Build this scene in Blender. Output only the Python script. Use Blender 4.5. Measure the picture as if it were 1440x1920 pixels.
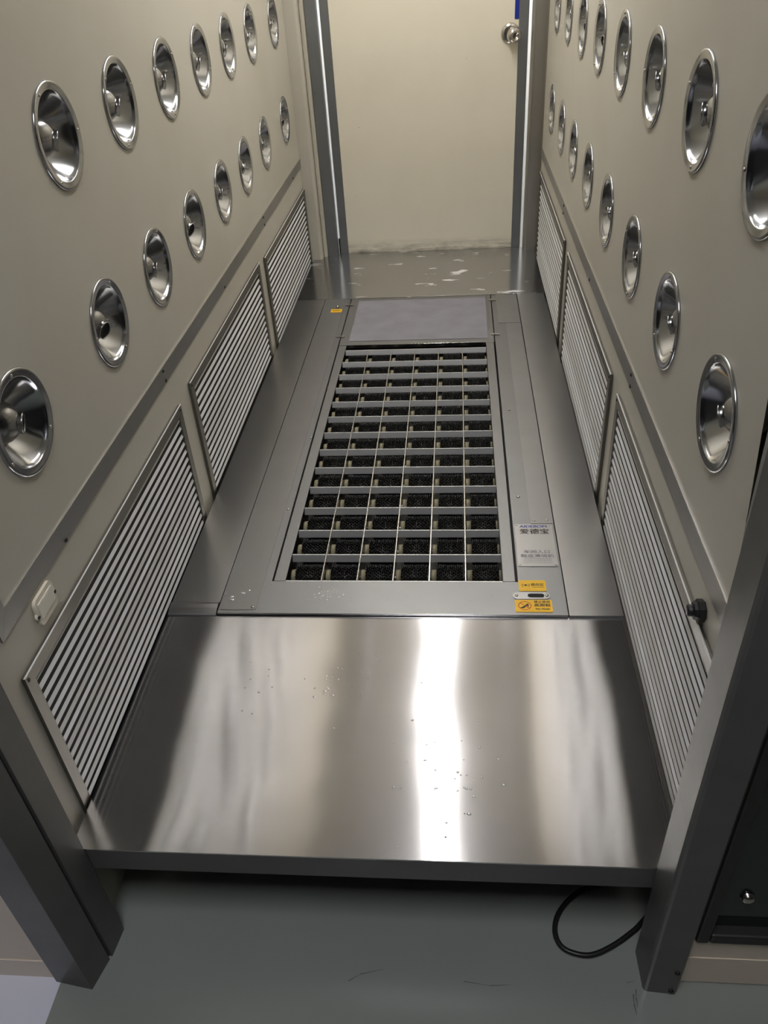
import bpy, bmesh, math, random
from mathutils import Vector, Matrix, Quaternion
for o in list(bpy.data.objects): bpy.data.objects.remove(o)
SC = bpy.context.scene
COL = SC.collection
PI = math.pi
H = 0.27                     # height of the raised steel platform above the floor
rnd = random.Random(7)

# ------------------------------------------------------------------ camera
cam_d = bpy.data.cameras.new('camera'); cam = bpy.data.objects.new('camera', cam_d); COL.objects.link(cam)
cam_d.sensor_fit = 'HORIZONTAL'; cam_d.sensor_width = 36.0; cam_d.lens = 36.0*1495.66/1440.0
cam_d.clip_start = 0.02; cam_d.clip_end = 60
r_ = Vector((0.99589776, 0.06905783, -0.05846932)); u_ = Vector((0.00634434, 0.59129113, 0.80643323)); f_ = Vector((-0.09026291, 0.803496, -0.58842738))
cam.matrix_world = Matrix(((r_.x, u_.x, -f_.x, 0.64742731), (r_.y, u_.y, -f_.y, -1.26978472), (r_.z, u_.z, -f_.z, 1.20445507+H), (0, 0, 0, 1)))
SC.camera = cam
# ------------------------------------------------------------------ world, exposure
w = bpy.data.worlds.new('world'); SC.world = w; w.use_nodes = True
w.node_tree.nodes['Background'].inputs[0].default_value = (0.75, 0.8, 0.9, 1)
w.node_tree.nodes['Background'].inputs[1].default_value = 0.02
SC.view_settings.view_transform = 'Standard'; SC.view_settings.look = 'None'
SC.view_settings.gamma = 1.0; SC.view_settings.use_curve_mapping = False
SC.view_settings.exposure = 0.0
LAMP_IN = 42.0      # emission of the tube panel in the ceiling of the cabin
LAMP_OUT = 17.0      # emission of the ceiling panel in the room outside
LAMP_BACK = 90.0     # emission of the panel in the room behind the door

# ------------------------------------------------------------------ materials
def mat(name, color, rough=0.5, metal=0.0, aniso=0.0, tangent=None, **kw):
    m = bpy.data.materials.new(name); m.use_nodes = True
    nt = m.node_tree; b = nt.nodes['Principled BSDF']
    b.inputs['Base Color'].default_value = (*color, 1); b.inputs['Roughness'].default_value = rough; b.inputs['Metallic'].default_value = metal
    if aniso:
        b.inputs['Anisotropic'].default_value = aniso
        v = nt.nodes.new('ShaderNodeCombineXYZ')
        for i in range(3): v.inputs[i].default_value = tangent[i]
        nt.links.new(v.outputs[0], b.inputs['Tangent'])
    for k, val in kw.items(): b.inputs[k].default_value = val
    return m
def N(m, t): return m.node_tree.nodes.new(t)
def bsdf(m): return m.node_tree.nodes['Principled BSDF']
def noise(m, scale=(1, 1, 1), s=5.0, detail=4.0, rough=0.55, coord='Object'):
    tc = N(m, 'ShaderNodeTexCoord'); mp = N(m, 'ShaderNodeMapping'); mp.inputs['Scale'].default_value = scale
    n = N(m, 'ShaderNodeTexNoise'); n.inputs['Scale'].default_value = s; n.inputs['Detail'].default_value = detail; n.inputs['Roughness'].default_value = rough
    m.node_tree.links.new(tc.outputs[coord], mp.inputs[0]); m.node_tree.links.new(mp.outputs[0], n.inputs['Vector'])
    return n.outputs['Fac']
def ramp(m, fac, a, b, ca=(0, 0, 0), cb=(1, 1, 1)):
    r = N(m, 'ShaderNodeValToRGB'); r.color_ramp.elements[0].position = a; r.color_ramp.elements[1].position = b
    r.color_ramp.elements[0].color = (*ca, 1); r.color_ramp.elements[1].color = (*cb, 1)
    m.node_tree.links.new(fac, r.inputs[0]); return r.outputs[0]
def mathn(m, op, a, b):
    n = N(m, 'ShaderNodeMath'); n.operation = op
    for i, v in enumerate((a, b)):
        if isinstance(v, (int, float)): n.inputs[i].default_value = v
        else: m.node_tree.links.new(v, n.inputs[i])
    return n.outputs[0]
def mix(m, fac, a, b):
    n = N(m, 'ShaderNodeMix'); n.data_type = 'RGBA'; m.node_tree.links.new(fac, n.inputs[0])
    for i, v in ((6, a), (7, b)):
        if isinstance(v, tuple): n.inputs[i].default_value = (*v, 1)
        else: m.node_tree.links.new(v, n.inputs[i])
    return n.outputs[2]
def bump(m, fac, strength=0.2, dist=0.002, prev=None):
    b = N(m, 'ShaderNodeBump'); b.inputs['Strength'].default_value = strength; b.inputs['Distance'].default_value = dist
    m.node_tree.links.new(fac, b.inputs['Height'])
    if prev is not None: m.node_tree.links.new(prev, b.inputs['Normal'])
    m.node_tree.links.new(b.outputs[0], bsdf(m).inputs['Normal']); return b.outputs[0]
def setc(m, sock): m.node_tree.links.new(sock, bsdf(m).inputs['Base Color'])
def setr(m, sock): m.node_tree.links.new(sock, bsdf(m).inputs['Roughness'])

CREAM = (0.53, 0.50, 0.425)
M = {}
def cream_mat(name, col, stain, sc=2.5):
    m = mat(name, col, 0.42)
    n1 = noise(m, s=sc, detail=6); setc(m, mix(m, ramp(m, n1, 0.42, 0.75), col, stain))
    bump(m, noise(m, s=160, detail=2), 0.05, 0.001); return m
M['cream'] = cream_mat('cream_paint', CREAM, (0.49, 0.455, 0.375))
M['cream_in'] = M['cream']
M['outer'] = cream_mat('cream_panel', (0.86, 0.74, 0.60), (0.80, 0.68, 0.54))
# door: cream laminate with grime at the foot and small chips
m = M['door'] = mat('door_laminate', (0.85, 0.79, 0.645), 0.45)
n1 = noise(m, scale=(1, 1, 1), s=3.0, detail=6)
c1 = mix(m, ramp(m, n1, 0.45, 0.75), (0.85, 0.79, 0.645), (0.80, 0.74, 0.60))
tc = N(m, 'ShaderNodeTexCoord'); sp = N(m, 'ShaderNodeSeparateXYZ'); m.node_tree.links.new(tc.outputs['Object'], sp.inputs[0])
low = N(m, 'ShaderNodeMapRange'); low.inputs[1].default_value = 0.07; low.inputs[2].default_value = 0.0; m.node_tree.links.new(sp.outputs[2], low.inputs[0])
n2 = noise(m, scale=(2.2, 1, 14), s=4.0, detail=8, rough=0.7)
g = mathn(m, 'MULTIPLY', low.outputs[0], ramp(m, n2, 0.38, 0.66))
c2 = mix(m, g, c1, (0.07, 0.065, 0.055))
n3 = noise(m, scale=(4, 1, 5), s=6.5, detail=3, rough=0.6)
setc(m, mix(m, ramp(m, n3, 0.74, 0.76), c2, (0.42, 0.38, 0.30)))
bump(m, noise(m, s=120, detail=2), 0.05, 0.001)

def steel(name, col, rough, aniso, tan, brush=(4, 400, 4), dent=0.0, stain=0.0, bs=0.05, dscale=4.0):
    m = mat(name, col, rough, 1.0, aniso, tan)
    nb = noise(m, scale=brush, s=1.0, detail=3)
    p = bump(m, nb, bs, 0.0006)
    if dent: p = bump(m, noise(m, scale=dscale if isinstance(dscale, tuple) else (1, 1, 1), s=1.0 if isinstance(dscale, tuple) else dscale, detail=1.5, rough=0.35), dent, 0.020 if isinstance(dscale, tuple) else 0.004, p)
    if stain:
        ns = noise(m, s=4.0, detail=6, rough=0.6); f = ramp(m, ns, 0.35, 0.85)
        setc(m, mix(m, f, col, tuple(c*(1-stain) for c in col)))
        rr = mathn(m, 'ADD', mathn(m, 'MULTIPLY', f, 0.6*stain), rough); setr(m, rr)
    return m
M['plate'] = steel('brushed_step_steel', (0.72, 0.705, 0.715), 0.15, 1.0, (0, 1, 0), (3, 500, 3), dent=0.75, stain=0.09, bs=0.02, dscale=(1.6, 2.6, 1))
M['back_plate'] = steel('worn_step_steel', (0.50, 0.50, 0.505), 0.20, 0.7, (0, 1, 0), (3, 500, 3), dent=0.03, stain=0.05)
m = M['back_plate']      # pale rubbed spots
nn = ramp(m, noise(m, scale=(9, 24, 1), s=1.0, detail=3, rough=0.5), 0.645, 0.71)
bb = bsdf(m); lk = bb.inputs['Base Color'].links[0].from_socket; setc(m, mix(m, mathn(m, 'MULTIPLY', nn, 0.75), lk, (0.85, 0.84, 0.82)))
lk = bb.inputs['Roughness'].links[0].from_socket; setr(m, mathn(m, 'ADD', lk, mathn(m, 'MULTIPLY', nn, 0.3)))
M['filler'] = steel('satin_filler_steel', (0.48, 0.475, 0.47), 0.30, 0.3, (0, 1, 0), (400, 3, 3), dent=0.03, stain=0.08)
M['frame'] = steel('satin_frame_steel', (0.285, 0.283, 0.285), 0.46, 0.0, (0, 1, 0), (400, 4, 4), stain=0.10)
M['frame_x'] = M['frame']
M['overlay'] = steel('satin_cover_steel', (0.32, 0.315, 0.31), 0.38, 0.3, (0, 1, 0), (400, 4, 4), stain=0.13)
M['grid'] = steel('grid_steel', (0.58, 0.58, 0.575), 0.36, 0.0, (1, 0, 0), (4, 4, 300))
bsdf(M['grid']).inputs['Metallic'].default_value = 0.6
M['gridy'] = mat('grid_edge_steel', (0.72, 0.71, 0.69), 0.22, 1.0)
M['gridtop'] = mat('painted_edge_glint', (0.78, 0.78, 0.77), 0.5, 0.6)  # brighter tone paints the light caught on the cross bars' top edges
M['column'] = steel('stained_jamb_steel', (0.16, 0.158, 0.15), 0.38, 0.0, (0, 0, 1), (60, 60, 2), stain=0.25)
bsdf(M['column']).inputs['Metallic'].default_value = 0.45
M['doorframe'] = steel('galvanised_door_trim', (0.33, 0.34, 0.35), 0.42, 0.0, (0, 0, 1), (60, 60, 2), stain=0.15)
M['post'] = steel('galvanised_post', (0.5, 0.48, 0.44), 0.35, 0.0, (0, 0, 1), (60, 60, 2), stain=0.15)
M['strip'] = steel('grey_trim_steel', (0.37, 0.365, 0.355), 0.45, 0.0, (0, 1, 0), (50, 3, 50), stain=0.1)
M['louver_frame'] = steel('louver_frame_metal', (0.22, 0.213, 0.19), 0.38, 0.0, (0, 1, 0), (60, 3, 60), stain=0.15)
M['chrome'] = mat('chromed_dish', (0.45, 0.455, 0.465), 0.15, 1.0)
bump(M['chrome'], noise(M['chrome'], s=14, detail=2), 0.05, 0.004)
M['chrome_ball'] = mat('chromed_ball', (0.42, 0.42, 0.42), 0.22, 1.0)
m = M['slat'] = mat('aluminium_slat', (0.70, 0.69, 0.67), 0.42, 0.15)
oi = N(m, 'ShaderNodeObjectInfo')
f = mathn(m, 'ADD', mathn(m, 'MULTIPLY', oi.outputs['Random'], 0.55), mathn(m, 'MULTIPLY', noise(m, scale=(1, 3, 1), s=3, detail=5), 0.6))
setc(m, mix(m, ramp(m, f, 0.3, 0.95), (0.86, 0.865, 0.87), (0.60, 0.585, 0.55)))
M['black'] = mat('black_void', (0.012, 0.012, 0.011), 0.8)
M['dark'] = mat('dark_recess', (0.03, 0.03, 0.028), 0.7)
M['basin'] = mat('wet_basin', (0.035, 0.033, 0.028), 0.35)
m = M['bristle'] = mat('black_bristle', (0.003, 0.003, 0.003), 0.33)
M['core'] = mat('black_brush_core', (0.030, 0.028, 0.022), 0.5)
M['hub'] = mat('yellowed_nylon', (0.25, 0.22, 0.135), 0.45)
M['axle'] = mat('steel_axle', (0.35, 0.35, 0.34), 0.35, 1.0)
M['matte'] = mat('lavender_grey_mat', (0.255, 0.245, 0.275), 0.75)
setc(M['matte'], mix(M['matte'], ramp(M['matte'], noise(M['matte'], s=14, detail=8), 0.35, 0.7), (0.27, 0.26, 0.29), (0.225, 0.215, 0.24)))
bump(M['matte'], noise(M['matte'], s=500, detail=2), 0.2, 0.0008)
M['yellow'] = mat('yellow_sticker', (0.95, 0.55, 0.010), 0.3)
M['red'] = mat('orange_red_print', (0.62, 0.09, 0.01), 0.5)
M['ink'] = mat('dark_print', (0.025, 0.018, 0.012), 0.5)
M['blueink'] = mat('blue_print', (0.045, 0.055, 0.28), 0.5)
M['greyink'] = mat('faded_print', (0.17, 0.165, 0.20), 0.5)
M['palegrey'] = mat('very_faded_print', (0.27, 0.26, 0.255), 0.5)
M['sign'] = steel('sign_steel', (0.40, 0.395, 0.385), 0.36, 0.2, (0, 1, 0), (300, 3, 3), stain=0.08)
M['screw'] = mat('screw_metal', (0.42, 0.40, 0.37), 0.3, 1.0)
M['darkscrew'] = mat('dark_screw', (0.05, 0.045, 0.04), 0.4, 0.8)
M['lens'] = mat('cream_lens', (0.80, 0.74, 0.60), 0.25, 0.0)
M['lens_clear'] = mat('ribbed_lens', (0.90, 0.86, 0.74), 0.10, 0.0)
M['rubber'] = mat('black_rubber', (0.010, 0.010, 0.010), 0.45)
M['scuff'] = mat('faint_scuff', (0.10, 0.105, 0.095), 0.5)
M['gasket'] = mat('window_gasket', (0.022, 0.020, 0.018), 0.5)
M['cable'] = mat('black_cable', (0.012, 0.012, 0.012), 0.4)
M['knob'] = mat('brushed_knob', (0.58, 0.55, 0.50), 0.22, 1.0)
M['bluetape'] = mat('blue_tape', (0.012, 0.03, 0.30), 0.4)
M['white'] = mat('white_paint', (0.8, 0.8, 0.8), 0.6)
M['room'] = mat('outer_room_paint', (0.10, 0.10, 0.10), 0.7)
M['ceil'] = mat('ceiling_paint', (0.56, 0.56, 0.56), 0.6)
M['rust'] = mat('rust_stain', (0.20, 0.12, 0.07), 0.7)
m = M['glass'] = mat('dark_glass', (0.02, 0.03, 0.03), 0.04); bsdf(m).inputs['Transmission Weight'].default_value = 0.0
bsdf(m).inputs['Base Color'].default_value = (0.016, 0.024, 0.022, 1)
m = M['water'] = mat('water', (0.62, 0.62, 0.61), 0.04, 0.55); bsdf(m).inputs['IOR'].default_value = 1.33
# floor: green epoxy, paler grey tone left of a straight line
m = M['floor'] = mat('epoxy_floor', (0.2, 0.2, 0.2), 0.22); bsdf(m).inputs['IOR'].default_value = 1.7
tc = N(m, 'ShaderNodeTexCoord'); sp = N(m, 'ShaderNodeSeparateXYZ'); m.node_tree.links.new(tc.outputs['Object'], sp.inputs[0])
pale_left = mathn(m, 'LESS_THAN', sp.outputs[0], -0.058)
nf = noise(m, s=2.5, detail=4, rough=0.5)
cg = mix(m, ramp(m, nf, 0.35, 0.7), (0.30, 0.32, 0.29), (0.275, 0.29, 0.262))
setc(m, mix(m, pale_left, cg, (0.80, 0.80, 0.90)))
bump(m, noise(m, s=60, detail=2), 0.03, 0.001)
def emit(name, col, s):
    m = bpy.data.materials.new(name); m.use_nodes = True; nt = m.node_tree; nt.nodes.remove(nt.nodes['Principled BSDF'])
    e = nt.nodes.new('ShaderNodeEmission'); e.inputs[0].default_value = (*col, 1); e.inputs[1].default_value = s
    nt.links.new(e.outputs[0], nt.nodes['Material Output'].inputs[0]); return m
M['lamp_in'] = emit('lamp_cabin', (1.0, 0.975, 0.945), LAMP_IN)
M['lamp_out'] = emit('lamp_room', (0.93, 0.95, 1.0), LAMP_OUT)
M['lamp_back'] = emit('lamp_behind', (0.95, 0.97, 1.0), LAMP_BACK)

# ------------------------------------------------------------------ mesh helpers
def bm_new(): return bmesh.new()
def box(bm, a, b, bevel=0.0, seg=2):
    x0, y0, z0 = a; x1, y1, z1 = b
    v = [bm.verts.new(p) for p in ((x0, y0, z0), (x1, y0, z0), (x1, y1, z0), (x0, y1, z0), (x0, y0, z1), (x1, y0, z1), (x1, y1, z1), (x0, y1, z1))]
    fs = [bm.faces.new([v[i] for i in q]) for q in ((3, 2, 1, 0), (4, 5, 6, 7), (0, 1, 5, 4), (1, 2, 6, 5), (2, 3, 7, 6), (3, 0, 4, 7))]
    if bevel:
        es = {e for f in fs for e in f.edges}
        bmesh.ops.bevel(bm, geom=list(es), offset=bevel, segments=seg, profile=0.5, affect='EDGES')
def prism(bm, pts, axis, a, b):
    """extrude a 2D outline along an axis ('x','y','z')"""
    def P(p, t):
        return {'x': (t, p[0], p[1]), 'y': (p[0], t, p[1]), 'z': (p[0], p[1], t)}[axis]
    lo = [bm.verts.new(P(p, a)) for p in pts]; hi = [bm.verts.new(P(p, b)) for p in pts]
    n = len(pts); fs = [bm.faces.new(lo[::-1]), bm.faces.new(hi)]
    for i in range(n): fs.append(bm.faces.new((lo[i], lo[(i+1) % n], hi[(i+1) % n], hi[i])))
    bmesh.ops.recalc_face_normals(bm, faces=fs)
def lathe(bm, prof, seg=40, axis='x', mtx=None, close=False):
    """prof: list of (radius, height along axis); radius 0 collapses to a pole"""
    rings = []
    for (r, h) in prof:
        if r < 1e-6:
            rings.append([bm.verts.new(_ax(axis, 0, 0, h))])
        else:
            rings.append([bm.verts.new(_ax(axis, r*math.cos(2*PI*i/seg), r*math.sin(2*PI*i/seg), h)) for i in range(seg)])
    fs = []
    for k in range(len(rings)-1):
        A, B = rings[k], rings[k+1]
        for i in range(seg):
            j = (i+1) % seg
            if len(A) == 1 and len(B) == 1: continue
            if len(A) == 1: fs.append(bm.faces.new((A[0], B[i], B[j])))
            elif len(B) == 1: fs.append(bm.faces.new((A[i], A[j], B[0])))
            else: fs.append(bm.faces.new((A[i], A[j], B[j], B[i])))
    for f in fs: f.smooth = True
    bmesh.ops.recalc_face_normals(bm, faces=fs)
    if mtx is not None: bmesh.ops.transform(bm, matrix=mtx, verts=[v for r in rings for v in r])
def _ax(axis, a, b, h): return {'x': (h, a, b), 'y': (a, h, b), 'z': (a, b, h)}[axis]
def tube(bm, pts, r, seg=10):
    pts = [Vector(p) for p in pts]; rings = []
    up = Vector((0, 0, 1))
    for i, p in enumerate(pts):
        t = (pts[min(i+1, len(pts)-1)]-pts[max(i-1, 0)]).normalized()
        s = t.cross(up); s = s.normalized() if s.length > 1e-4 else Vector((1, 0, 0)); q = s.cross(t)
        rings.append([bm.verts.new(p+r*(math.cos(2*PI*k/seg)*s+math.sin(2*PI*k/seg)*q)) for k in range(seg)])
    fs = []
    for A, B in zip(rings, rings[1:]):
        for k in range(seg): fs.append(bm.faces.new((A[k], A[(k+1) % seg], B[(k+1) % seg], B[k])))
    fs.append(bm.faces.new(rings[0][::-1])); fs.append(bm.faces.new(rings[-1]))
    for f in fs: f.smooth = True
    bmesh.ops.recalc_face_normals(bm, faces=fs)
def mesh(name, bm, m):
    me = bpy.data.meshes.new(name); bm.to_mesh(me); bm.free(); me.materials.append(m); return me
def link(name, me, parent=None, loc=None, rot=None):
    o = bpy.data.objects.new(name, me); COL.objects.link(o)
    if parent is not None: o.parent = parent
    if loc is not None: o.location = loc
    if rot is not None: o.rotation_euler = rot
    return o
def obj(name, bm, m, parent=None, loc=None, rot=None): return link(name, mesh(name, bm, m), parent, loc, rot)
def part(name, m, parent, a, b, bevel=0.0):
    bm = bm_new(); box(bm, a, b, bevel); return obj(name, bm, m, parent)
def thing(name, label, cat, loc=(0, 0, 0), rotz=0.0, group=None):
    o = bpy.data.objects.new(name, None); COL.objects.link(o); o.location = loc; o.rotation_euler = (0, 0, rotz)
    o.empty_display_size = 0.05
    o['label'] = label; o['category'] = cat
    if group: o['group'] = group
    return o
def tag(o, label, cat, group=None):
    o['label'] = label; o['category'] = cat
    if group: o['group'] = group
    return o
def struct(name, bm, m, label=None):
    o = obj(name, bm, m); o['kind'] = 'structure'
    if label: o['label'] = label
    return o
def centred(bm):
    """move the geometry so that its middle-bottom is the origin; returns the offset"""
    vs = [v.co for v in bm.verts]
    lo = Vector(min(v[i] for v in vs) for i in range(3)); hi = Vector(max(v[i] for v in vs) for i in range(3))
    c = Vector(((lo.x+hi.x)/2, (lo.y+hi.y)/2, lo.z)); bmesh.ops.translate(bm, vec=-c, verts=bm.verts); return c
def cobj(name, bm, m):
    c = centred(bm); return obj(name, bm, m, None, c)

# ------------------------------------------------------------------ the setting
YF, YD = -0.566, 2.42         # front edge of the platform, face of the far door
XL, XR = -0.010, 1.0126       # faces of the cabin walls
ZT = H+1.95                   # cabin ceiling
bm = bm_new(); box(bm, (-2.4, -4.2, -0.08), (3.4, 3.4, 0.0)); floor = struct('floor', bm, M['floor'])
# scuffs on the epoxy in front of the right jamb
def scuff(pts, wd):
    bm = bm_new()
    for (x0, y0), (x1, y1) in zip(pts, pts[1:]):
        d = Vector((x1-x0, y1-y0)); n = Vector((-d.y, d.x)).normalized()*wd
        a = [bm.verts.new((x0+n.x, y0+n.y, 0.0006)), bm.verts.new((x0-n.x, y0-n.y, 0.0006)), bm.verts.new((x1-n.x*.3, y1-n.y*.3, 0.0006)), bm.verts.new((x1+n.x*.3, y1+n.y*.3, 0.0006))]
        bm.faces.new(a)
    obj('scuff_mark', bm, M['scuff'], floor)
scuff([(0.940, -0.640), (0.9385, -0.655), (0.940, -0.672)], 0.0012)
scuff([(0.946, -0.632), (0.9435, -0.645), (0.944, -0.660)], 0.0010)
scuff([(0.932, -0.622), (0.945, -0.619)], 0.0006)
scuff([(0.455, -0.640), (0.475, -0.628), (0.515, -0.618)], 0.0008)
scuff([(0.655, -0.632), (0.70, -0.637), (0.735, -0.634)], 0.0007)

L_COLS = [-0.248, 0.132, 0.441, 0.756, 1.067, 1.374, 1.700, 2.103]
R_COLS = [-0.256, 0.068, 0.400, 0.734, 1.062, 1.388, 1.714, 2.040]
Z1, Z2 = H+0.630, H+0.958
HOLE = 0.072
def holed_panel(bm, x, y0, y1, z0, ztop, rows, flip):
    """front face of a wall panel at X = x with round holes; rows = [(zc, zlo, zhi, [Y centres])]"""
    seg = 40
    def F(vs): bm.faces.new(vs if not flip else vs[::-1])
    for (zc, zlo, zhi, ys) in rows:
        bounds = [y0]+[(a+b)/2 for a, b in zip(ys, ys[1:])]+[y1]
        for yc, a, b in zip(ys, bounds, bounds[1:]):
            inner, outer = [], []
            for k in range(seg):
                t = 2*PI*(k+0.5)/seg; c, s = math.cos(t), math.sin(t)
                inner.append(bm.verts.new((x, yc+HOLE*c, zc+HOLE*s)))
                ts = []
                if c > 1e-9: ts.append((b-yc)/c)
                if c < -1e-9: ts.append((a-yc)/c)
                if s > 1e-9: ts.append((zhi-zc)/s)
                if s < -1e-9: ts.append((zlo-zc)/s)
                q = min(ts); outer.append(bm.verts.new((x, yc+q*c, zc+q*s)))
            for k in range(seg):
                j = (k+1) % seg; vs = [inner[k], outer[k]]
                pa, pb = outer[k].co, outer[j].co      # corner between the two rays
                if abs(pa.y-pb.y) > 1e-6 and abs(pa.z-pb.z) > 1e-6:
                    vs.append(bm.verts.new((x, a if min(pa.y, pb.y) <= a+1e-6 else b, zlo if min(pa.z, pb.z) <= zlo+1e-6 else zhi)))
                vs += [outer[j], inner[j]]
                F(vs)
    zt = rows[-1][2]
    F([bm.verts.new(p) for p in ((x, y0, zt), (x, y1, zt), (x, y1, ztop), (x, y0, ztop))])
def wall(name, side, x, cols1, cols2, yup):
    s = 1 if side == 'l' else -1          # room lies at +s
    bm = bm_new(); xb = x-s*0.085; y1 = 2.335
    holed_panel(bm, x, yup, y1, H+0.43, ZT, [(Z1, H+0.43, H+0.794, cols1), (Z2, H+0.794, H+1.14, cols2)], s < 0)
    z0, z1 = H+0.43, ZT
    def Q(*ps): bm.faces.new([bm.verts.new(p) for p in ps])
    Q((xb, yup, z0), (xb, y1, z0), (xb, y1, z1), (xb, yup, z1)); Q((x, yup, z0), (xb, yup, z0), (xb, yup, z1), (x, yup, z1))
    Q((x, y1, z0), (xb, y1, z0), (xb, y1, z1), (x, y1, z1)); Q((x, yup, z1), (xb, yup, z1), (xb, y1, z1), (x, y1, z1))
    box(bm, (min(x, xb), -0.562, 0.0), (max(x, xb), y1, H+0.43))
    if s < 0:
        for v in bm.verts:
            if abs(v.co.y-yup) < 1e-5 and v.co.z > H+0.431: v.co.y = yup+min(max((v.co.z-H-0.53)*0.17, 0.0), 0.07)
    return struct(name, bm, M['cream'])
wall_l = wall('wall_left', 'l', XL, L_COLS, L_COLS[1:], -0.496)
wall_r = wall('wall_right', 'r', XR, R_COLS, R_COLS, -0.442)
# black boxes paint the shade in the slots between upper panels and jambs
bm = bm_new(); box(bm, (-0.090, -0.562, H+0.432), (-0.040, -0.4985, ZT)); struct('trim_1', bm, M['black'])
bm = bm_new(); box(bm, (1.0985, -0.562, H+0.432), (1.115, -0.330, ZT)); box(bm, (1.05, -0.562, H+0.432), (1.098, -0.4475, ZT)); struct('trim_2', bm, M['black'])
# grey sheet strips along the foot of the upper panels
def strip(name, x0, x1, ya, yb, vertical):
    bm = bm_new()
    if vertical:
        zt = ZT-0.01
        prism(bm, [(ya, H+0.404), (ya, zt), (ya+0.033, zt), (ya+0.033, H+0.442)], 'x', x0, x1)
        prism(bm, [(ya+0.0006, H+0.404), (ya+0.0336, H+0.442), (yb, H+0.437), (yb, H+0.402)], 'x', x0, x1)
    else:
        prism(bm, [(ya, H+0.404), (ya, H+0.444), (yb, H+0.437), (yb, H+0.402)], 'x', x0, x1)
    o = struct(name, bm, M['strip']); bm = bm_new()
    e = (0.0 if vertical else 0.0)
    prism(bm, [(ya+0.034 if vertical else ya, H+0.4422 if vertical else H+0.4442), (yb, H+0.4372), (yb, H+0.4384), (ya+0.034 if vertical else ya, H+0.4434 if vertical else H+0.4454)], 'x', x0, x1)
    obj('strip_edge', bm, M['gridy'], o); return o  # brighter steel paints in the light along the strip's top edge
st_l = strip('trim_3', XL+0.0002, XL+0.0026, -0.492, 2.330, True)
st_r = strip('trim_4', XR-0.0026, XR-0.0002, -0.468, 2.330, False)
bm = bm_new(); lathe(bm, [(0.0045, 0), (0.0045, 0.0012), (0.003, 0.0024), (0, 0.0026)], 10); SCREW = mesh('screw', bm, M['darkscrew'])
for y, z in ((-0.2555, .408), (.3243, .434), (.3277, .4085), (.909, .409), (1.504, .432), (1.507, .406), (2.12, .41)):
    link('screw', SCREW, st_l, (XL+0.0026, y, H+z))
for y, z in ((.26, .432), (.255, .4085), (.87, .41), (1.50, .432), (1.505, .406)):
    link('screw', SCREW, st_r, (XR-0.0026, y, H+z), (0, 0, PI))
# ceiling of the cabin with its slot for the lamp, outer room
bm = bm_new(); box(bm, (-0.095, -0.56, ZT+0.002), (1.098, 2.75, ZT+0.06)); struct('ceiling', bm, M['ceil'])
lamp = thing('ceiling_lamp', 'long white fluorescent panel on the cabin ceiling above the brushes', 'lamp', (0.548, 1.40, ZT-0.03))
part('lamp_housing', M['white'], lamp, (-0.050, -0.87, 0.012), (0.050, 0.87, 0.0315), 0.004)
part('diffuser', M['lamp_in'], lamp, (-0.038, -0.85, 0.0), (0.038, 0.85, 0.0115))
bm = bm_new(); box(bm, (-2.4, -4.2, 2.95), (3.4, -0.58, 3.0)); struct('ceiling_outer', bm, M['room'])
bm = bm_new(); box(bm, (-2.46, -4.2, 0), (-2.4, -0.58, 2.95)); struct('wall_outer_left', bm, M['room'])
bm = bm_new(); box(bm, (3.4, -4.2, 0), (3.46, -0.58, 2.95)); struct('wall_outer_right', bm, M['room'])
bm = bm_new(); box(bm, (-2.46, -4.26, 0), (3.46, -4.2, 2.95)); struct('wall_behind', bm, M['room'])
lo = thing('ceiling_panel_lamp', 'square panel lamp on the ceiling of the room in front of the cabin', 'lamp', (0.50, -1.42, 2.915))
part('lamp_housing', M['white'], lo, (-0.32, -0.42, 0.012), (0.32, 0.42, 0.0335), 0.004)
part('diffuser', M['lamp_out'], lo, (-0.3, -0.4, 0.0), (0.3, 0.4, 0.0115))
# outer faces of the cabin
bm = bm_new(); box(bm, (-2.4, -0.655, 0.060), (-0.0675, -0.585, 2.95)); box(bm, (-2.4, -0.657, 0.0), (-0.0675, -0.585, 0.0585)); struct('wall_front_left', bm, M['outer'])
WX0, WZ0, WX1, WZ1 = 1.022, H-0.125, 1.62, H+1.30
bm = bm_new()
box(bm, (1.012, -0.615, 0.088), (3.4, -0.575, WZ0)); box(bm, (1.012, -0.6165, 0.004), (3.4, -0.575, 0.0865))
box(bm, (1.012, -0.615, WZ0), (WX0, -0.575, 2.95)); box(bm, (WX1, -0.615, WZ0), (3.4, -0.575, 2.95)); box(bm, (WX0, -0.615, WZ1), (WX1, -0.575, 2.95))
struct('wall_front_right', bm, M['outer'])
bm = bm_new(); box(bm, (-0.067, -0.655, ZT+0.07), (1.0118, -0.585, 2.95)); struct('wall_front_top', bm, M['outer'])
# window in the right outer face: black gasket, dark pane, metal bolt
bm = bm_new(); g = 0.021
box(bm, (WX0, -0.622, WZ0), (WX0+g, -0.585, WZ1), 0.004); box(bm, (WX1-g, -0.622, WZ0), (WX1, -0.585, WZ1), 0.004)
box(bm, (WX0+g, -0.622, WZ0), (WX1-g, -0.585, WZ0+g+0.004), 0.004); box(bm, (WX0+g, -0.622, WZ1-g), (WX1-g, -0.585, WZ1), 0.004)
win = struct('window_1', bm, M['gasket'], 'dark window pane in a black rubber gasket right of the right jamb')
part('pane', M['glass'], win, (WX0+g+0.0002, -0.604, WZ0+g+0.0042), (WX1-g-0.0002, -0.597, WZ1-g-0.0002))
bm = bm_new(); lathe(bm, [(0.0, 0.0), (0.011, 0.0), (0.0112, 0.0015), (0.0100, 0.0030), (0.0092, 0.0065), (0.007, 0.0088), (0.003, 0.0098), (0, 0.010)], 24, 'y', Matrix.Rotation(PI, 4, 'Z'))
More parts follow.
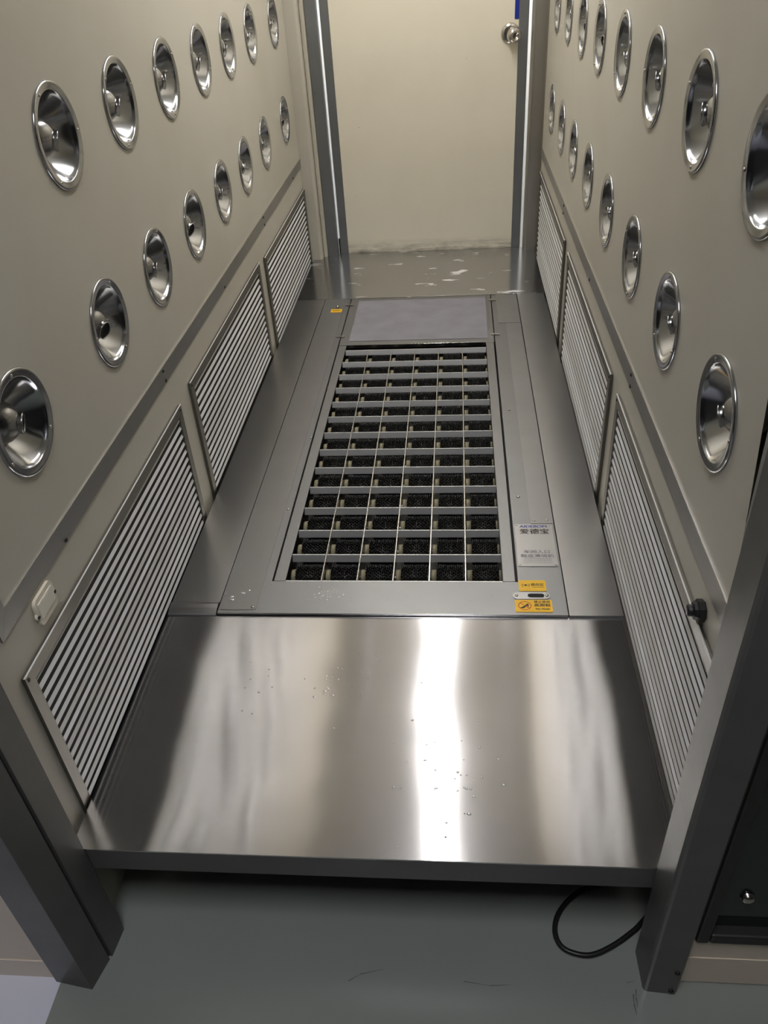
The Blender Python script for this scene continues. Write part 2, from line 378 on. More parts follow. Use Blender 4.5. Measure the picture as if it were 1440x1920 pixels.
obj('glass_bolt', bm, M['knob'], win, (1.0835, -0.604, H-0.010))
# front jambs
bm = bm_new()
prism(bm, [(0.0254, -0.568), (0.0205, -0.6165), (0.0120, -0.6165), (0.0120, -0.6225), (0.0175, -0.6225), (0.004, -0.674), (-0.066, -0.664), (-0.066, -0.568)], 'z', 0.0, 2.9)
jl = struct('trim_5', bm, M['column'], 'stained grey steel jamb left of the platform with a dark groove')
bm = bm_new()
prism(bm, [(0.956, -0.569), (0.9568, -0.627), (0.959, -0.632), (0.963, -0.634), (1.0085, -0.637), (1.0115, -0.634), (1.0115, -0.569)], 'z', 0.0, 2.9)
jr = struct('trim_6', bm, M['column'], 'stained grey steel jamb right of the platform')
for x, z in ((1.002, 0.075), (1.001, 0.012)):
    link('screw', SCREW, jr, (x, -0.6370, z), (0, 0, -PI/2))
# far end: posts, door frame, door
bm = bm_new(); box(bm, (-0.085, 2.338, 0), (0.045, 2.48, ZT), 0.012, 3); struct('trim_7', bm, M['cream'])
bm = bm_new(); box(bm, (0.0455, 2.375, 0), (0.0625, 2.48, ZT), 0.005, 2); struct('trim_8', bm, M['cream'])
bm = bm_new(); box(bm, (0.0630, 2.395, 0), (0.1105, 2.434, ZT), 0.003, 2); struct('trim_9', bm, M['doorframe'])
bm = bm_new(); box(bm, (0.9540, 2.375, 0), (1.0230, 2.436, ZT), 0.014, 4); struct('trim_10', bm, M['post'])
bm = bm_new(); box(bm, (1.0235, 2.338, 0), (1.098, 2.48, ZT), 0.006, 2); struct('trim_11', bm, M['cream'])
bm = bm_new(); box(bm, (0.1565, 0, 0), (0.9040, 0.026, 1.90)); bmesh.ops.translate(bm, vec=(-0.53, 0, 0), verts=bm.verts)
door = obj('door_1', bm, M['door'], None, (0.53, YD, H-0.012)); door['kind'] = 'structure'; door['label'] = 'cream door with grey metal edges at the far end of the cabin'
part('door_edge', M['doorframe'], door, (0.1205-0.53, -0.001, 0), (0.1560-0.53, 0.027, 1.90), 0.001)
part('door_edge', M['doorframe'], door, (0.9045-0.53, -0.001, 0), (0.9430-0.53, 0.027, 1.90), 0.001)
part('blue_tape', M['bluetape'], door, (0.8875-0.53, -0.0018, 0.893+0.012), (0.9035-0.53, -0.0002, 1.35))
bm = bm_new(); R = Matrix.Rotation(PI, 4, 'Z')
lathe(bm, [(0.0, 0.0), (0.0365, 0.0), (0.0365, 0.003), (0.033, 0.008), (0.024, 0.010), (0, 0.010)], 40, 'y', R)
kn = obj('door_knob', bm, M['knob'], door, (0.8725-0.53, -0.0005, 0.846+0.012))
bm = bm_new(); lathe(bm, [(0.012, 0.006), (0.014, 0.0095), (0.0135, 0.018), (0.0255, 0.024), (0.0285, 0.034), (0.027, 0.046), (0.021, 0.0545), (0.013, 0.056), (0.0125, 0.0535), (0.004, 0.0535), (0.004, 0.0525), (0, 0.0525)], 40, 'y', R)
obj('knob_grip', bm, M['knob'], kn, (0, 0, 0), (0.12, 0, 0.34))
bm = bm_new(); box(bm, (-0.0024, -0.0545, -0.0008), (0.0024, -0.0537, 0.0008)); obj('keyhole', bm, M['black'], kn, (0, 0, 0), (0.12, 0, 0.34))
part('rubber_seal', M['rubber'], door, (0.112-0.53, 0.010, 0.004), (0.1185-0.53, 0.02, 0.075))
# the room behind the door
bm = bm_new(); box(bm, (-0.9, 3.2, 0), (1.9, 3.25, 2.6)); struct('wall_back', bm, M['white'])
lb = thing('lamp_behind_door', 'white panel lamp in the room behind the far door', 'lamp', (0.53, 2.9, 2.3))
part('diffuser', M['lamp_back'], lb, (-0.5, -0.1, 0), (0.5, 0.1, 0.02))
part('lamp_housing', M['white'], lb, (-0.52, -0.12, 0.021), (0.52, 0.12, 0.05))

# ------------------------------------------------------------------ steel deck: step plate, side fillers, back plate
bm = bm_new()
box(bm, (0.0015, YF, H-0.009), (0.9985, -0.0052, H-0.006))
box(bm, (0.0015, -0.20, 0.0), (0.012, -0.01, H-0.0095)); box(bm, (0.985, -0.20, 0.0), (0.9985, -0.01, H-0.0095))
c = centred(bm); o = obj('step_plate', bm, M['plate'], None, c)
bm = bm_new(); box(bm, (0.0015-c.x, YF-c.y, H-0.064-c.z), (0.9985-c.x, YF+0.003-c.y, H-0.0092-c.z), 0.0008); obj('front_lip', bm, M['column'], o)  # same sheet as the plate, darker steel paints in the lip's dim reflection
tag(o, 'wide brushed steel step plate nearest the viewer, spattered with water', 'step plate')
bm = bm_new()
box(bm, (0.003, 1.8480, H-0.003), (1.0055, 2.4150, H+0.0005), 0.0008); box(bm, (0.02, 1.86, 0.0), (0.98, 2.40, H-0.0035))
c = centred(bm); o = obj('step_plate', bm, M['back_plate'], None, c)
tag(o, 'narrow steel step plate with pale rub marks in front of the far door', 'step plate')
bm = bm_new()
prism(bm, [(0.003, 0.034), (0.1138, 0.034), (0.1200, 1.8455), (0.003, 1.8455)], 'z', H-0.003, H)
prism(bm, [(-0.0046, H-0.0085), (-0.003, H-0.0085), (0.0335, H-0.003), (0.0335, H), (0.024, H+0.0042), (0.012, H+0.0030), (0.000, H-0.0008), (-0.0046, H-0.0030)], 'x', 0.003, 0.1130)
box(bm, (0.006, 0.04, 0.0), (0.011, 1.84, H-0.0035)); c = centred(bm); o = obj('filler_plate', bm, M['filler'], None, c)
tag(o, 'long steel filler plate between the left louvers and the sole cleaner', 'filler plate')
bm = bm_new()
prism(bm, [(0.8872, -0.0044), (1.0, -0.0044), (1.0, 1.8455), (0.8940, 1.8455)], 'z', H-0.003, H); box(bm, (0.8872, -0.0046, H-0.0085), (1.0, -0.0030, H+0.0006)); box(bm, (0.992, 0.04, 0.0), (0.997, 1.84, H-0.0035)); c = centred(bm)
o = obj('filler_plate', bm, M['filler'], None, c)
tag(o, 'long steel filler plate between the right louvers and the sole cleaner', 'filler plate')

# ------------------------------------------------------------------ sole cleaning machine
MX = 0.1155
mc = thing('sole_cleaning_machine', 'stainless steel shoe sole cleaner with rows of black roller brushes in the deck', 'cleaning machine', (MX, 0, 0), -0.0036)
def mp(name, m, a, b, bevel=0.0, parent=None):
    """machine part from deck coordinates (X, Y, height above the deck)"""
    return part(name, m, parent or mc, (a[0]-MX, a[1], a[2]+H), (b[0]-MX, b[1], b[2]+H), bevel)
bm = bm_new()
for a, b in (((0.1155, 0.0, -0.012), (0.8845, 0.1065, 0.0)), ((0.1155, 0.1065, -0.012), (0.2195, 1.8450, 0.0)), ((0.7850, 0.1065, -0.012), (0.8845, 1.8450, 0.0))):
    box(bm, (a[0]-MX, a[1], a[2]+H), (b[0]-MX, b[1], b[2]+H))
obj('top_frame', bm, M['frame'], mc)
bm = bm_new()          # folded front lip, catches the light
box(bm, (0.0, -0.0015, H-0.0055), (0.769, -0.0002, H+0.0012), 0.0005); obj('front_lip', bm, M['gridy'], mc)
bm = bm_new()
for a, b in (((0.118, 0.004, 0.003), (0.882, 0.010, H-0.013)), ((0.118, 1.83, 0.003), (0.882, 1.84, H-0.013)), ((0.118, 0.010, 0.003), (0.124, 1.83, H-0.013)), ((0.876, 0.010, 0.003), (0.882, 1.83, H-0.013))):
    box(bm, (a[0]-MX, a[1], a[2]), (b[0]-MX, b[1], b[2]))
obj('body', bm, M['dark'], mc)
mp('basin', M['basin'], (0.130, 0.02, -0.115), (0.870, 1.82, -0.105))
def rounded(x0, y0, x1, y1, r, seg=5):
    pts = []
    for cx, cy, a in ((x1-r, y1-r, 0), (x0+r, y1-r, 90), (x0+r, y0+r, 180), (x1-r, y0+r, 270)):
        for k in range(seg+1):
            t = math.radians(a+90*k/seg); pts.append((cx+r*math.cos(t), cy+r*math.sin(t)))
    return pts
def rplate(name, m, x0, y0, x1, y1, z0, z1, r, parent=None):
    bm = bm_new(); prism(bm, [(p[0]-MX, p[1]) for p in rounded(x0, y0, x1, y1, r)], 'z', H+z0, H+z1); return obj(name, bm, m, parent or mc)
ov = rplate('cover_strip', M['overlay'], 0.1172, 0.0085, 0.2010, 1.8440, 0.0001, 0.0013, 0.008)
rplate('cover_strip', M['overlay'], 0.8290, 0.3240, 0.8835, 1.5600, 0.0001, 0.0013, 0.003)
rplate('cover_strip', M['overlay'], 0.8020, 1.5620, 0.8835, 1.8440, 0.0001, 0.0013, 0.003)
bm = bm_new(); lathe(bm, [(0.0042, 0), (0.0042, 0.0012), (0.003, 0.0022), (0, 0.0024)], 12, 'z'); SCREWZ = mesh('screw', bm, M['screw'])
def zscrew(x, y, z, parent=None): link('screw', SCREWZ, parent or mc, (x-MX, y, H+z))
zscrew(0.1930, 0.017, 0.0013)
for x, y in ((0.2085, 0.39), (0.216, 0.75), (0.806, 0.44), (0.807, 0.9), (0.8375, 0.335), (0.870, 0.338)): zscrew(x, y, 0.0)
# tray rims and the egg-crate grid of thin plates
mp('tray_rim', M['frame'], (0.2240, 0.1085, -0.004), (0.2505, 1.394, -0.0005), 0.0006)
mp('tray_rim', M['frame'], (0.7515, 0.1085, -0.004), (0.7790, 1.394, -0.0005), 0.0006)
NX, NY = 6, 13
GX0, GX1, GY0, GY1 = 0.2515, 0.7505, 0.1090, 1.3560
px, py = (GX1-GX0)/NX, (GY1-GY0)/NY
bm = bm_new(); prism(bm, [(0.0016, 0.0), (-0.0012, 0.0002), (-0.0080, -0.0140), (-0.0088, -0.0162), (-0.0070, -0.0162), (0.0016, -0.0025)], 'x', 0.0, GX1-GX0); bm.faces.ensure_lookup_table(); bm.normal_update()
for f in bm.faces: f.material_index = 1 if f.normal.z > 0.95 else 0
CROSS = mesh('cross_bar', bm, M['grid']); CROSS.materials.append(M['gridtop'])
for k in range(NY+1): link('cross_bar', CROSS, mc, (GX0-MX, GY0+k*py, H-0.0012))
bm = bm_new(); box(bm, (-0.0015, 0, -0.020), (0.0015, GY1-GY0, 0.0), 0.0006, 1); LONG = mesh('long_bar', bm, M['gridy'])
for k in range(1, NX): link('long_bar', LONG, mc, (GX0+k*px-MX, GY0, H+0.0004))
bm = bm_new(); tube(bm, [(0, 0, 0), (GX1-GX0, 0, 0)], 0.005, 10); AXLE = mesh('axle', bm, M['axle'])
BZ = H-0.0330
for j in range(NY): link('axle', AXLE, mc, (GX0-MX, GY0+(j+0.5)*py, BZ))
# roller brush: core, two hubs, rings of stiff tufts
bm = bm_new(); lathe(bm, [(0.006, 0.0), (0.0220, 0.0), (0.0220, 0.062), (0.006, 0.062)], 20, 'x'); CORE = mesh('brush', bm, M['core'])
bm = bm_new(); lathe(bm, [(0.006, 0), (0.0185, 0), (0.0195, 0.002), (0.0195, 0.0115), (0.006, 0.0115)], 20, 'x'); HUB = mesh('hub', bm, M['hub'])
def bristles(seed):
    q = random.Random(seed); bm = bm_new(); na, nx = 22, 13; sg = 5
    for i in range(nx):
        for a in range(na):
            t = 2*PI*(a+0.5*(i % 2))/na+q.uniform(-.05, .05); x = 0.003+0.056*i/(nx-1)
            c, s = math.cos(t), math.sin(t); L = 0.0305+q.uniform(-.0008, .0008); lean = q.uniform(-.0012, .0012)
            A, B = [], []
            for k in range(sg):
                g = 2*PI*k/sg; e1, e2 = math.cos(g), math.sin(g)
                for lst, rr, w, dx in ((A, 0.0215, 0.0021, 0.0), (B, L, 0.0020, lean)):
                    lst.append(bm.verts.new((x+dx+w*e1, rr*c-w*e2*s, rr*s+w*e2*c)))
            tip = bm.verts.new((x+lean, (L+0.0012)*c, (L+0.0012)*s))
            for k in range(sg):
                j = (k+1) % sg; f1 = bm.faces.new((A[k], A[j], B[j], B[k])); f2 = bm.faces.new((B[k], B[j], tip)); f1.smooth = f2.smooth = True
    bmesh.ops.recalc_face_normals(bm, faces=bm.faces); return mesh('bristles', bm, M['bristle'])
BR = [bristles(s) for s in (1, 2, 3)]
for j in range(NY):
    for i in range(NX):
        x = GX0+i*px; y = GY0+(j+0.5)*py
        core = link('brush', CORE, mc, (x-MX+0.0155, y, BZ), (rnd.uniform(0, 0.35), 0, 0))
        b = link('bristles', BR[(i*5+j*3) % 3], core); b['kind'] = 'stuff'
        link('hub', HUB, core, (-0.0118, 0, 0))
        if i == NX-1: 
            hb = link('hub', HUB, core, (0.0622, 0, 0)); hb.scale = (0.45, 1, 1)
# rear lid with its grey mat and four clips
lid = mp('rear_lid', M['frame'], (0.2232, 1.3970, -0.012), (0.7815, 1.8440, 0.0006), 0.0008)
mp('grey_mat', M['matte'], (0.2560, 1.4290, 0.0008), (0.7600, 1.8160, 0.0018), 0.0, lid)
mp('lid_edge', M['gridy'], (0.2232, 1.3955, -0.010), (0.7815, 1.3968, 0.0012), 0.0004, lid)
for x, y in ((0.2215, 1.775), (0.2215, 1.469), (0.7860, 1.786), (0.7870, 1.457)):
    bm = bm_new(); box(bm, (-0.015, -0.005, 0.0), (0.015, 0.005, 0.004), 0.001); box(bm, (-0.004, -0.004, 0.004), (0.004, 0.004, 0.0055))
    obj('clip', bm, M['screw'], mc, (x-MX, y, H+0.0008), (0, 0, rnd.uniform(-.05, .08)))
# lettering
def text(body, size, x, y, z, m, parent, name='lettering', align='CENTER', bold=0.0, sx=1.0, heavy=0.0005):
    cu = bpy.data.curves.new('txt', 'FONT'); cu.body = body; cu.size = size; cu.align_x = align; cu.align_y = 'CENTER'; cu.offset = bold
    to = bpy.data.objects.new('txt', cu); COL.objects.link(to)
    bpy.context.view_layer.update()
    me = bpy.data.meshes.new_from_object(to.evaluated_get(bpy.context.evaluated_depsgraph_get()))
    bpy.data.objects.remove(to); bpy.data.curves.remove(cu)
    me.materials.clear(); me.materials.append(m)
    if heavy:
        b2 = bm_new(); b2.from_mesh(me); g = bmesh.ops.duplicate(b2, geom=b2.verts[:]+b2.edges[:]+b2.faces[:])
        for v in g['geom']:
            if isinstance(v, bmesh.types.BMVert): v.co.x += heavy; v.co.y += heavy*0.5; v.co.z += 0.00002
        b2.to_mesh(me); b2.free()
    o = link(name, me, parent, (x-MX, y, H+z)); o.scale = (sx, 1, 1); return o
def dashes(rows, x0, x1, z, m, parent):
    """tiny unreadable print: short marks"""
    bm = bm_new(); q = random.Random(3)
    for (y, h, xe) in rows:
        x = x0
        while x < xe:
            wd = q.uniform(0.0012, 0.0028)
            bm.faces.new([bm.verts.new((a-MX, b, H+z)) for a, b in ((x, y), (x+wd, y), (x+wd, y+h), (x, y+h))]); x += wd+q.uniform(0.0006, 0.0012)
    return obj('small_print', bm, m, parent)
sg = rplate('sign_plate', M['sign'], 0.7885, 0.1600, 0.8800, 0.3210, 0.0001, 0.0016, 0.004)
for x, y in ((0.7935, 0.1655), (0.8750, 0.1655), (0.7935, 0.3155), (0.8750, 0.3155)):
    o = link('screw', SCREWZ, sg, (x-MX, y, H+0.0016)); o.scale = (.55, .55, .55)
text('AIDEBOM', 0.0125, 0.8335, 0.3105, 0.0018, M['blueink'], sg, bold=0.0, sx=1.22, heavy=0.0009)
text('爱德宝', 0.0212, 0.8345, 0.2895, 0.0018, M['ink'], sg, bold=0.0, sx=1.13, heavy=0.0014)
text('车间入口', 0.0125, 0.8350, 0.2120, 0.0018, M['greyink'], sg, bold=0.0, sx=1.25)
text('鞋底清洁机', 0.0130, 0.8350, 0.1965, 0.0018, M['greyink'], sg, bold=0.0, sx=1.2)
dashes([(0.1850, 0.0035, 0.868), (0.1785, 0.0032, 0.866), (0.1720, 0.0032, 0.866)], 0.802, 0.868, 0.0018, M['palegrey'], sg)
s1 = rplate('sensor_sticker', M['yellow'], 0.7855, 0.0755, 0.8455, 0.1115, 0.0001, 0.0012, 0.003); s1['label'] = 'yellow sticker marked as sensing area'
text('感应区', 0.0098, 0.8265, 0.0955, 0.0014, M['ink'], s1, bold=0.0)
dashes([(0.0868, 0.0013, 0.838)], 0.815, 0.838, 0.0014, M['ink'], s1)
def arc(cx, cy, r0, r1, a0, a1, z, m, parent, sx=1.0, n=20, name='symbol'):
    bm = bm_new(); V = []
    for k in range(n+1):
        t = math.radians(a0+(a1-a0)*k/n); V.append((bm.verts.new((cx-MX+sx*r0*math.cos(t), cy+r0*math.sin(t), H+z)), bm.verts.new((cx-MX+sx*r1*math.cos(t), cy+r1*math.sin(t), H+z))))
    for (a, b), (c, d) in zip(V, V[1:]): bm.faces.new((a, b, d, c))
    return obj(name, bm, m, parent)
cx, cy = 0.8008, 0.0945
arc(cx, cy, 0.0002, 0.0030, 0, 360, 0.0014, M['ink'], s1)
for r in (0.0052, 0.0080):
    arc(cx, cy, r, r+0.0009, -40, 40, 0.0014, M['ink'], s1); arc(cx, cy, r, r+0.0009, 140, 220, 0.0014, M['ink'], s1)
sn = rplate('sensor_plate', M['sign'], 0.7705, 0.0490, 0.8515, 0.0712, 0.0001, 0.0014, 0.0105)
for x in (0.7785, 0.8445): o = link('screw', SCREWZ, sn, (x-MX, 0.0600, H+0.0014)); o.scale = (.9, .9, .8)
rplate('sensor_slot', M['black'], 0.8030, 0.0545, 0.8390, 0.0660, 0.0015, 0.0019, 0.0055, sn)
s2 = rplate('warning_sticker', M['yellow'], 0.7735, 0.0080, 0.8535, 0.0465, 0.0001, 0.0012, 0.0035); s2['label'] = 'yellow sticker with a crossed-out high heel'
text('禁止使用', 0.0088, 0.8320, 0.0390, 0.0014, M['ink'], s2, bold=0.0)
text('高跟鞋', 0.0100, 0.8320, 0.0285, 0.0014, M['ink'], s2, bold=0.0, sx=1.2)
text('No Heels', 0.0078, 0.8320, 0.0172, 0.0014, M['ink'], s2, bold=0.0)
arc(0.7945, 0.0275, 0.0118, 0.0136, 0, 360, 0.0016, M['red'], s2, 1.05, 40, 'prohibition_ring')
bm = bm_new(); a = math.radians(-40)      # bar of the prohibition sign
prism(bm, [(0.7945-MX+sx_*0.0122*math.cos(a)+o_*0.0008*math.sin(-a), 0.0275+sx_*-0.0122*math.sin(-a)+o_*0.0008*math.cos(a)) for sx_, o_ in ((-1, -1), (1, -1), (1, 1), (-1, 1))], 'z', H+0.0014, H+0.0016)
obj('prohibition_bar', bm, M['red'], s2)
shoe = [(-0.0098, -0.0075), (-0.0030, -0.0080), (0.0010, -0.0045), (0.0062, 0.0005), (0.0058, -0.0062), (0.0072, -0.0062), (0.0088, 0.0045), (0.0060, 0.0068), (0.0020, 0.0030), (-0.0030, -0.0025), (-0.0095, -0.0055)]
bm = bm_new(); prism(bm, [(0.7945-MX+p[0], 0.0275+p[1]) for p in shoe], 'z', H+0.00125, H+0.00145); obj('high_heel_symbol', bm, M['ink'], s2)
s3 = rplate('small_sticker', M['yellow'], 0.1525, 1.7040, 0.1965, 1.7365, 0.0014, 0.0022, 0.002); s3['label'] = 'small yellow sticker below a key switch'
dashes([(1.7175, 0.008, 0.190)], 0.159, 0.190, 0.0024, M['ink'], s3)
bm = bm_new(); lathe(bm, [(0.0075, 0), (0.0075, 0.004), (0.0055, 0.006), (0.0055, 0.010), (0.004, 0.0115), (0, 0.0115)], 20, 'z'); obj('key_switch', bm, M['knob'], mc, (0.1765-MX, 1.7470, H+0.0013))

# ------------------------------------------------------------------ louvers
PITCH, DEP = 0.0214, 0.0062
def slat_mesh(L):
    bm = bm_new(); prism(bm, [(DEP-0.0006, 0), (DEP-0.0006, 0.0007), (DEP-0.0036, 0.0077), (DEP-0.0036, 0.0070)], 'y', 0.0, L); return mesh('slat', bm, M['slat'])
SL = {}
def louver(side, ya, yb, ztop, label):
    """side 'l' or 'r'; ya..yb along the corridor; hangs on the wall and dips below the deck"""
    L = yb-ya; zb = -0.030; HT = ztop-zb; fw = 0.023
    t = thing('louver_vent', label, 'air vent', (XL, ya, H+zb) if side == 'l' else (XR, yb, H+zb), 0 if side == 'l' else PI, 'return air louvers along the deck')
    part('back_panel', M['dark'], t, (0.0004, 0.004, 0.004), (0.0014, L-0.004, HT-0.004))  # dark sheet on the uncut wall stands in for shaded depth behind slats
    bm = bm_new()
    prism(bm, [(0, 0), (0, HT), (fw, HT-fw), (fw, 0)], 'x', 0.0015, DEP+0.0015)
    prism(bm, [(L, 0), (L-fw, 0), (L-fw, HT-fw), (L, HT)], 'x', 0.0015, DEP+0.0015)
    prism(bm, [(0.0003, HT), (L-0.0003, HT), (L-fw-0.0003, HT-fw), (fw+0.0003, HT-fw)], 'x', 0.0015, DEP+0.0015)
    obj('frame', bm, M['louver_frame'], t)
    bm = bm_new(); box(bm, (DEP-0.0004, -0.0012, HT+0.0001), (DEP+0.0024, L+0.0012, HT+0.0014), 0.0004, 1); obj('top_flange', bm, M['slat'], t)
    key = round(L, 3)
    if key not in SL: SL[key] = slat_mesh(L-2*fw-0.001)
    n = int((HT-fw)/PITCH)
    for k in range(n):
        link('slat', SL[key], t, (0, fw+0.0005, HT-fw-0.0085-k*PITCH))
    for y in (0.008, L-0.008): link('screw', SCREW, t, (DEP+0.0015, y, HT-0.010)).scale = (.7, .7, .7)
    return t
louver('l', -0.490, 0.3680, 0.3245, 'slatted louver nearest the viewer on the left wall beside the step plate')
louver('l', 0.4610, 1.3340, 0.3330, 'middle slatted louver on the left wall beside the brushes')
louver('l', 1.4250, 2.3300, 0.3180, 'farthest slatted louver on the left wall beside the door')
louver('r', -0.490, 0.3490, 0.3400, 'slatted louver nearest the viewer on the right wall beside the step plate')
louver('r', 0.4400, 1.2950, 0.3430, 'middle slatted louver on the right wall beside the brushes')
louver('r', 1.3950, 2.3000, 0.3500, 'farthest slatted louver on the right wall beside the door')

# ------------------------------------------------------------------ air nozzles
prof = [(0.0735, -0.004), (0.0832, 0.0004), (0.0842, 0.0020), (0.0830, 0.0042), (0.0808, 0.0050), (0.0785, 0.0046), (0.0720, 0.0030), (0.0706, 0.0030), (0.0697, 0.0022)]
for k in range(0, 17):                       # the bowl, a shallow horn
    r = 0.0690*(1-k/16)**0.85; prof.append((r, -0.0005-0.052*(1-(r/0.0690)**1.75)))
bm = bm_new(); lathe(bm, prof, 48); DISH = mesh('dish', bm, M['chrome'])
RB = 0.0345
ball = [(RB*math.sin(PI*k/16), -RB*math.cos(PI*k/16)) for k in range(0, 15)]
ball = [(max(r, 0.0), h) for r, h in ball]
bm = bm_new(); lathe(bm, ball, 32); BALL = mesh('ball', bm, M['chrome_ball'])
sp = [(0.0168, 0.0275), (0.0166, 0.0345), (0.0174, 0.0352), (0.0175, 0.0370), (0.0165, 0.0376), (0.0155, 0.0371), (0.0152, 0.0330)]
bm = bm_new(); lathe(bm, sp, 28); SPOUT = mesh('spout', bm, M['chrome_ball'])
bm = bm_new(); lathe(bm, [(0.0154, 0.0362), (0.0151, 0.0347), (0.0, 0.0347)], 24); BORE = mesh('bore', bm, M['black'])
bm = bm_new(); lathe(bm, [(0.0028, 0), (0.0028, 0.0008), (0.0018, 0.0016), (0, 0.0017)], 8); NSCREW = mesh('screw', bm, M['screw'])
def nozzle(side, y, z, aim, label):
    t = thing('air_nozzle', label, 'air nozzle', (XL, y, z) if side == 'l' else (XR, y, z), 0 if side == 'l' else PI, 'jet nozzles in the cabin walls')
    link('dish', DISH, t, None, (rnd.uniform(0, 6), 0, 0))
    d = Vector(aim).normalized()
    if side == 'r': d = Vector((d.x, -d.y, d.z))
    b = link('ball', BALL, t, (-0.0420, 0, 0)); b.rotation_mode = 'QUATERNION'; b.rotation_quaternion = Vector((1, 0, 0)).rotation_difference(d)
    link('spout', SPOUT, b); link('bore', BORE, b)
    a0 = rnd.uniform(0, 6)
    for k in range(3):
        a = a0+k*2*PI/3; link('screw', NSCREW, t, (0.0036, 0.0755*math.cos(a), 0.0755*math.sin(a)))
OUT = (0.86, -0.22, -0.30)
ORD = ['first', 'second', 'third', 'fourth', 'fifth', 'sixth', 'seventh', 'eighth']
hole = {('l', 1, 1), ('l', 1, 3), ('l', 1, 7), ('r', 2, 4), ('r', 2, 5), ('r', 1, 7)}
def lab(side, row, k, n):
    s = 'left' if side == 'l' else 'right'; rw = 'lower' if row == 1 else 'upper'
    where = f'{ORD[k]} from the front' if k < n-1 else 'nearest the door'
    ex = ' with black hole' if (side, row, k) in hole else ''
    return f'chrome nozzle dish{ex}, {rw} row, {s} wall, {where}'
for side, cols in (('l', L_COLS), ('r', R_COLS)):
    for row, z in ((1, Z1), (2, Z2)):
        ks = [k for k in range(8) if not (side == 'l' and row == 2 and k == 0)]
        for n, k in enumerate(ks):
            aim = OUT if (side, row, k) in hole else (0.88, 0.36+rnd.uniform(-.06, .10), -0.24+rnd.uniform(-.12, .1))
            l = lab(side, row, k, 8) if len(ks) == 8 else lab(side, row, k, 8).replace(f'{ORD[k]} from the front', f'{ORD[n]} from the front')
            nozzle(side, cols[k], z, aim, l)

# ------------------------------------------------------------------ sensors, cable, water
t = thing('reflector', 'small cream ribbed reflector screwed under the grey strip on the left wall', 'reflector', (XL, -0.370, H+0.371))
bm = bm_new(); prism(bm, rounded(-0.031, -0.025, 0.031, 0.025, 0.010), 'x', 0.0004, 0.006); obj('housing', bm, M['lens'], t)
bm = bm_new()
for k in range(22):
    y = -0.024+k*0.0022; prism(bm, [(y, 0.0060), (y+0.0011, 0.0082), (y+0.0022, 0.0060)], 'z', -0.012, 0.016)
bmesh.ops.transform(bm, matrix=Matrix(((0, 1, 0, 0), (1, 0, 0, 0), (0, 0, 1, 0), (0, 0, 0, 1))), verts=bm.verts); bmesh.ops.recalc_face_normals(bm, faces=bm.faces)
obj('ribbed_lens', bm, M['lens_clear'], t)
for y, z in ((0.032, -0.004), (-0.032, -0.004)):
    bm = bm_new(); lathe(bm, [(0.0, 0), (0.0065, 0), (0.0065, 0.004), (0, 0.005)], 12); obj('mounting_ear', bm, M['lens'], t, (0.0004, y*0.9, z))
    link('screw', SCREW, t, (0.005, y*0.95, z)).scale = (.8, .8, .8)
t = thing('sensor_knob', 'round black sensor knob on the right wall above the nearest louver', 'sensor', (XR, -0.372, H+0.362), PI)
bm = bm_new(); lathe(bm, [(0.0, 0.0002), (0.0165, 0.0002), (0.0175, 0.002), (0.0175, 0.010), (0.0150, 0.012), (0.0135, 0.016), (0.010, 0.0175), (0.0, 0.0175)], 8); [setattr(f, 'smooth', False) for f in bm.faces]
obj('locknut', bm, M['rubber'], t)
bm = bm_new(); lathe(bm, [(0.009, 0.0176), (0.009, 0.023), (0.007, 0.025), (0.0, 0.0245)], 20); obj('barrel', bm, M['rubber'], t)
# cable loop on the floor under the step plate
cp = [(0.978, -0.405), (0.928, -0.4447), (0.8709, -0.4675), (0.8326, -0.5042), (0.8194, -0.5386), (0.826, -0.5663), (0.8477, -0.5791), (0.8798, -0.5805), (0.9193, -0.5625), (0.9559, -0.5377), (0.976, -0.5199), (1.004, -0.4920)]
cp = [Vector((x, y, 0.0055)) for x, y in cp]; pts = []
for i in range(len(cp)-1):
    p0, p1, p2, p3 = cp[max(i-1, 0)], cp[i], cp[i+1], cp[min(i+2, len(cp)-1)]
    for k in range(6):
        u = k/6; pts.append(0.5*((2*p1)+(p2-p0)*u+(2*p0-5*p1+4*p2-p3)*u*u+(3*p1-p0-3*p2+p3)*u**3))
pts.append(cp[-1])
bm = bm_new(); tube(bm, pts, 0.0048, 10); tag(cobj('cable', bm, M['cable']), 'black cable looped on the green floor under the step plate', 'cable')
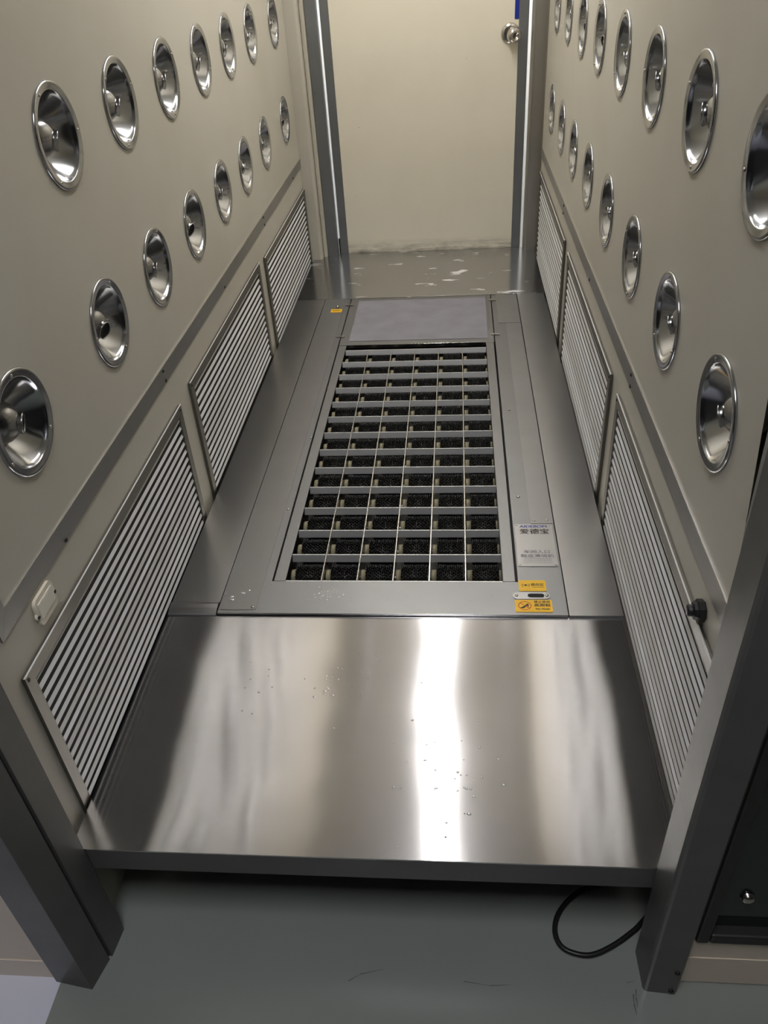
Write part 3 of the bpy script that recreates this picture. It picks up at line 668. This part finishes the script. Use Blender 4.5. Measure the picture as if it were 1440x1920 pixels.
# splashes of water
def drops(name, spots, z, label, ylo, yhi):
    bm = bm_new(); q = random.Random(5)
    for (cx, cy, sx, sy, n, r0, r1) in spots:
        for _ in range(n):
            x, y = q.gauss(cx, sx), q.gauss(cy, sy); y = min(max(y, ylo+q.uniform(0, .01)), yhi-q.uniform(0, .01)); r = q.uniform(r0, r1); e = q.uniform(0.9, 1.8); a = q.uniform(-.5, .5); sg = 10
            rings = []
            for (kr, kz) in ((1.0, 0.0), (0.90, 0.16), (0.6, 0.28)):
                rings.append([bm.verts.new((x+r*kr*(e*math.cos(t)*math.cos(a)-math.sin(t)*math.sin(a)), y+r*kr*(e*math.cos(t)*math.sin(a)+math.sin(t)*math.cos(a)), z+r*kz)) for t in (2*PI*k/sg for k in range(sg))])
            top = bm.verts.new((x, y, z+r*0.33))
            bm.faces.new(rings[0][::-1])
            for A, B in zip(rings, rings[1:]):
                for k in range(sg): bm.faces.new((A[k], A[(k+1) % sg], B[(k+1) % sg], B[k]))
            for k in range(sg): bm.faces.new((rings[-1][k], rings[-1][(k+1) % sg], top))
    for f in bm.faces: f.smooth = True
    c = centred(bm); o = obj(name, bm, M['water'], None, c); o['kind'] = 'stuff'; tag(o, label, 'water'); return o
drops('water_drops', [(0.352, 0.068, 0.022, 0.016, 34, 0.0008, 0.0022), (0.40, 0.055, 0.08, 0.018, 16, 0.0007, 0.0016), (0.235, 0.10, 0.008, 0.003, 2, 0.002, 0.003), (0.65, 0.04, 0.09, 0.015, 10, 0.0007, 0.0016)], H+0.0001, 'splashed water drops on the front steel bar of the sole cleaner', 0.006, 0.102)
drops('water_drops', [(0.158, 0.055, 0.016, 0.012, 5, 0.0025, 0.0048)], H+0.0014, 'large flat water drops on the left cover strip of the sole cleaner', 0.02, 0.3)
drops('water_drops', [(0.392, -0.20, 0.022, 0.028, 16, 0.0010, 0.0024), (0.245, -0.20, 0.03, 0.05, 9, 0.0010, 0.0022), (0.60, -0.36, 0.05, 0.10, 24, 0.0010, 0.0022), (0.46, -0.19, 0.03, 0.06, 10, 0.0008, 0.0016), (0.66, -0.44, 0.03, 0.04, 14, 0.0010, 0.0028)], H-0.0059, 'scattered water drops on the wide brushed step plate', YF+0.012, -0.02)
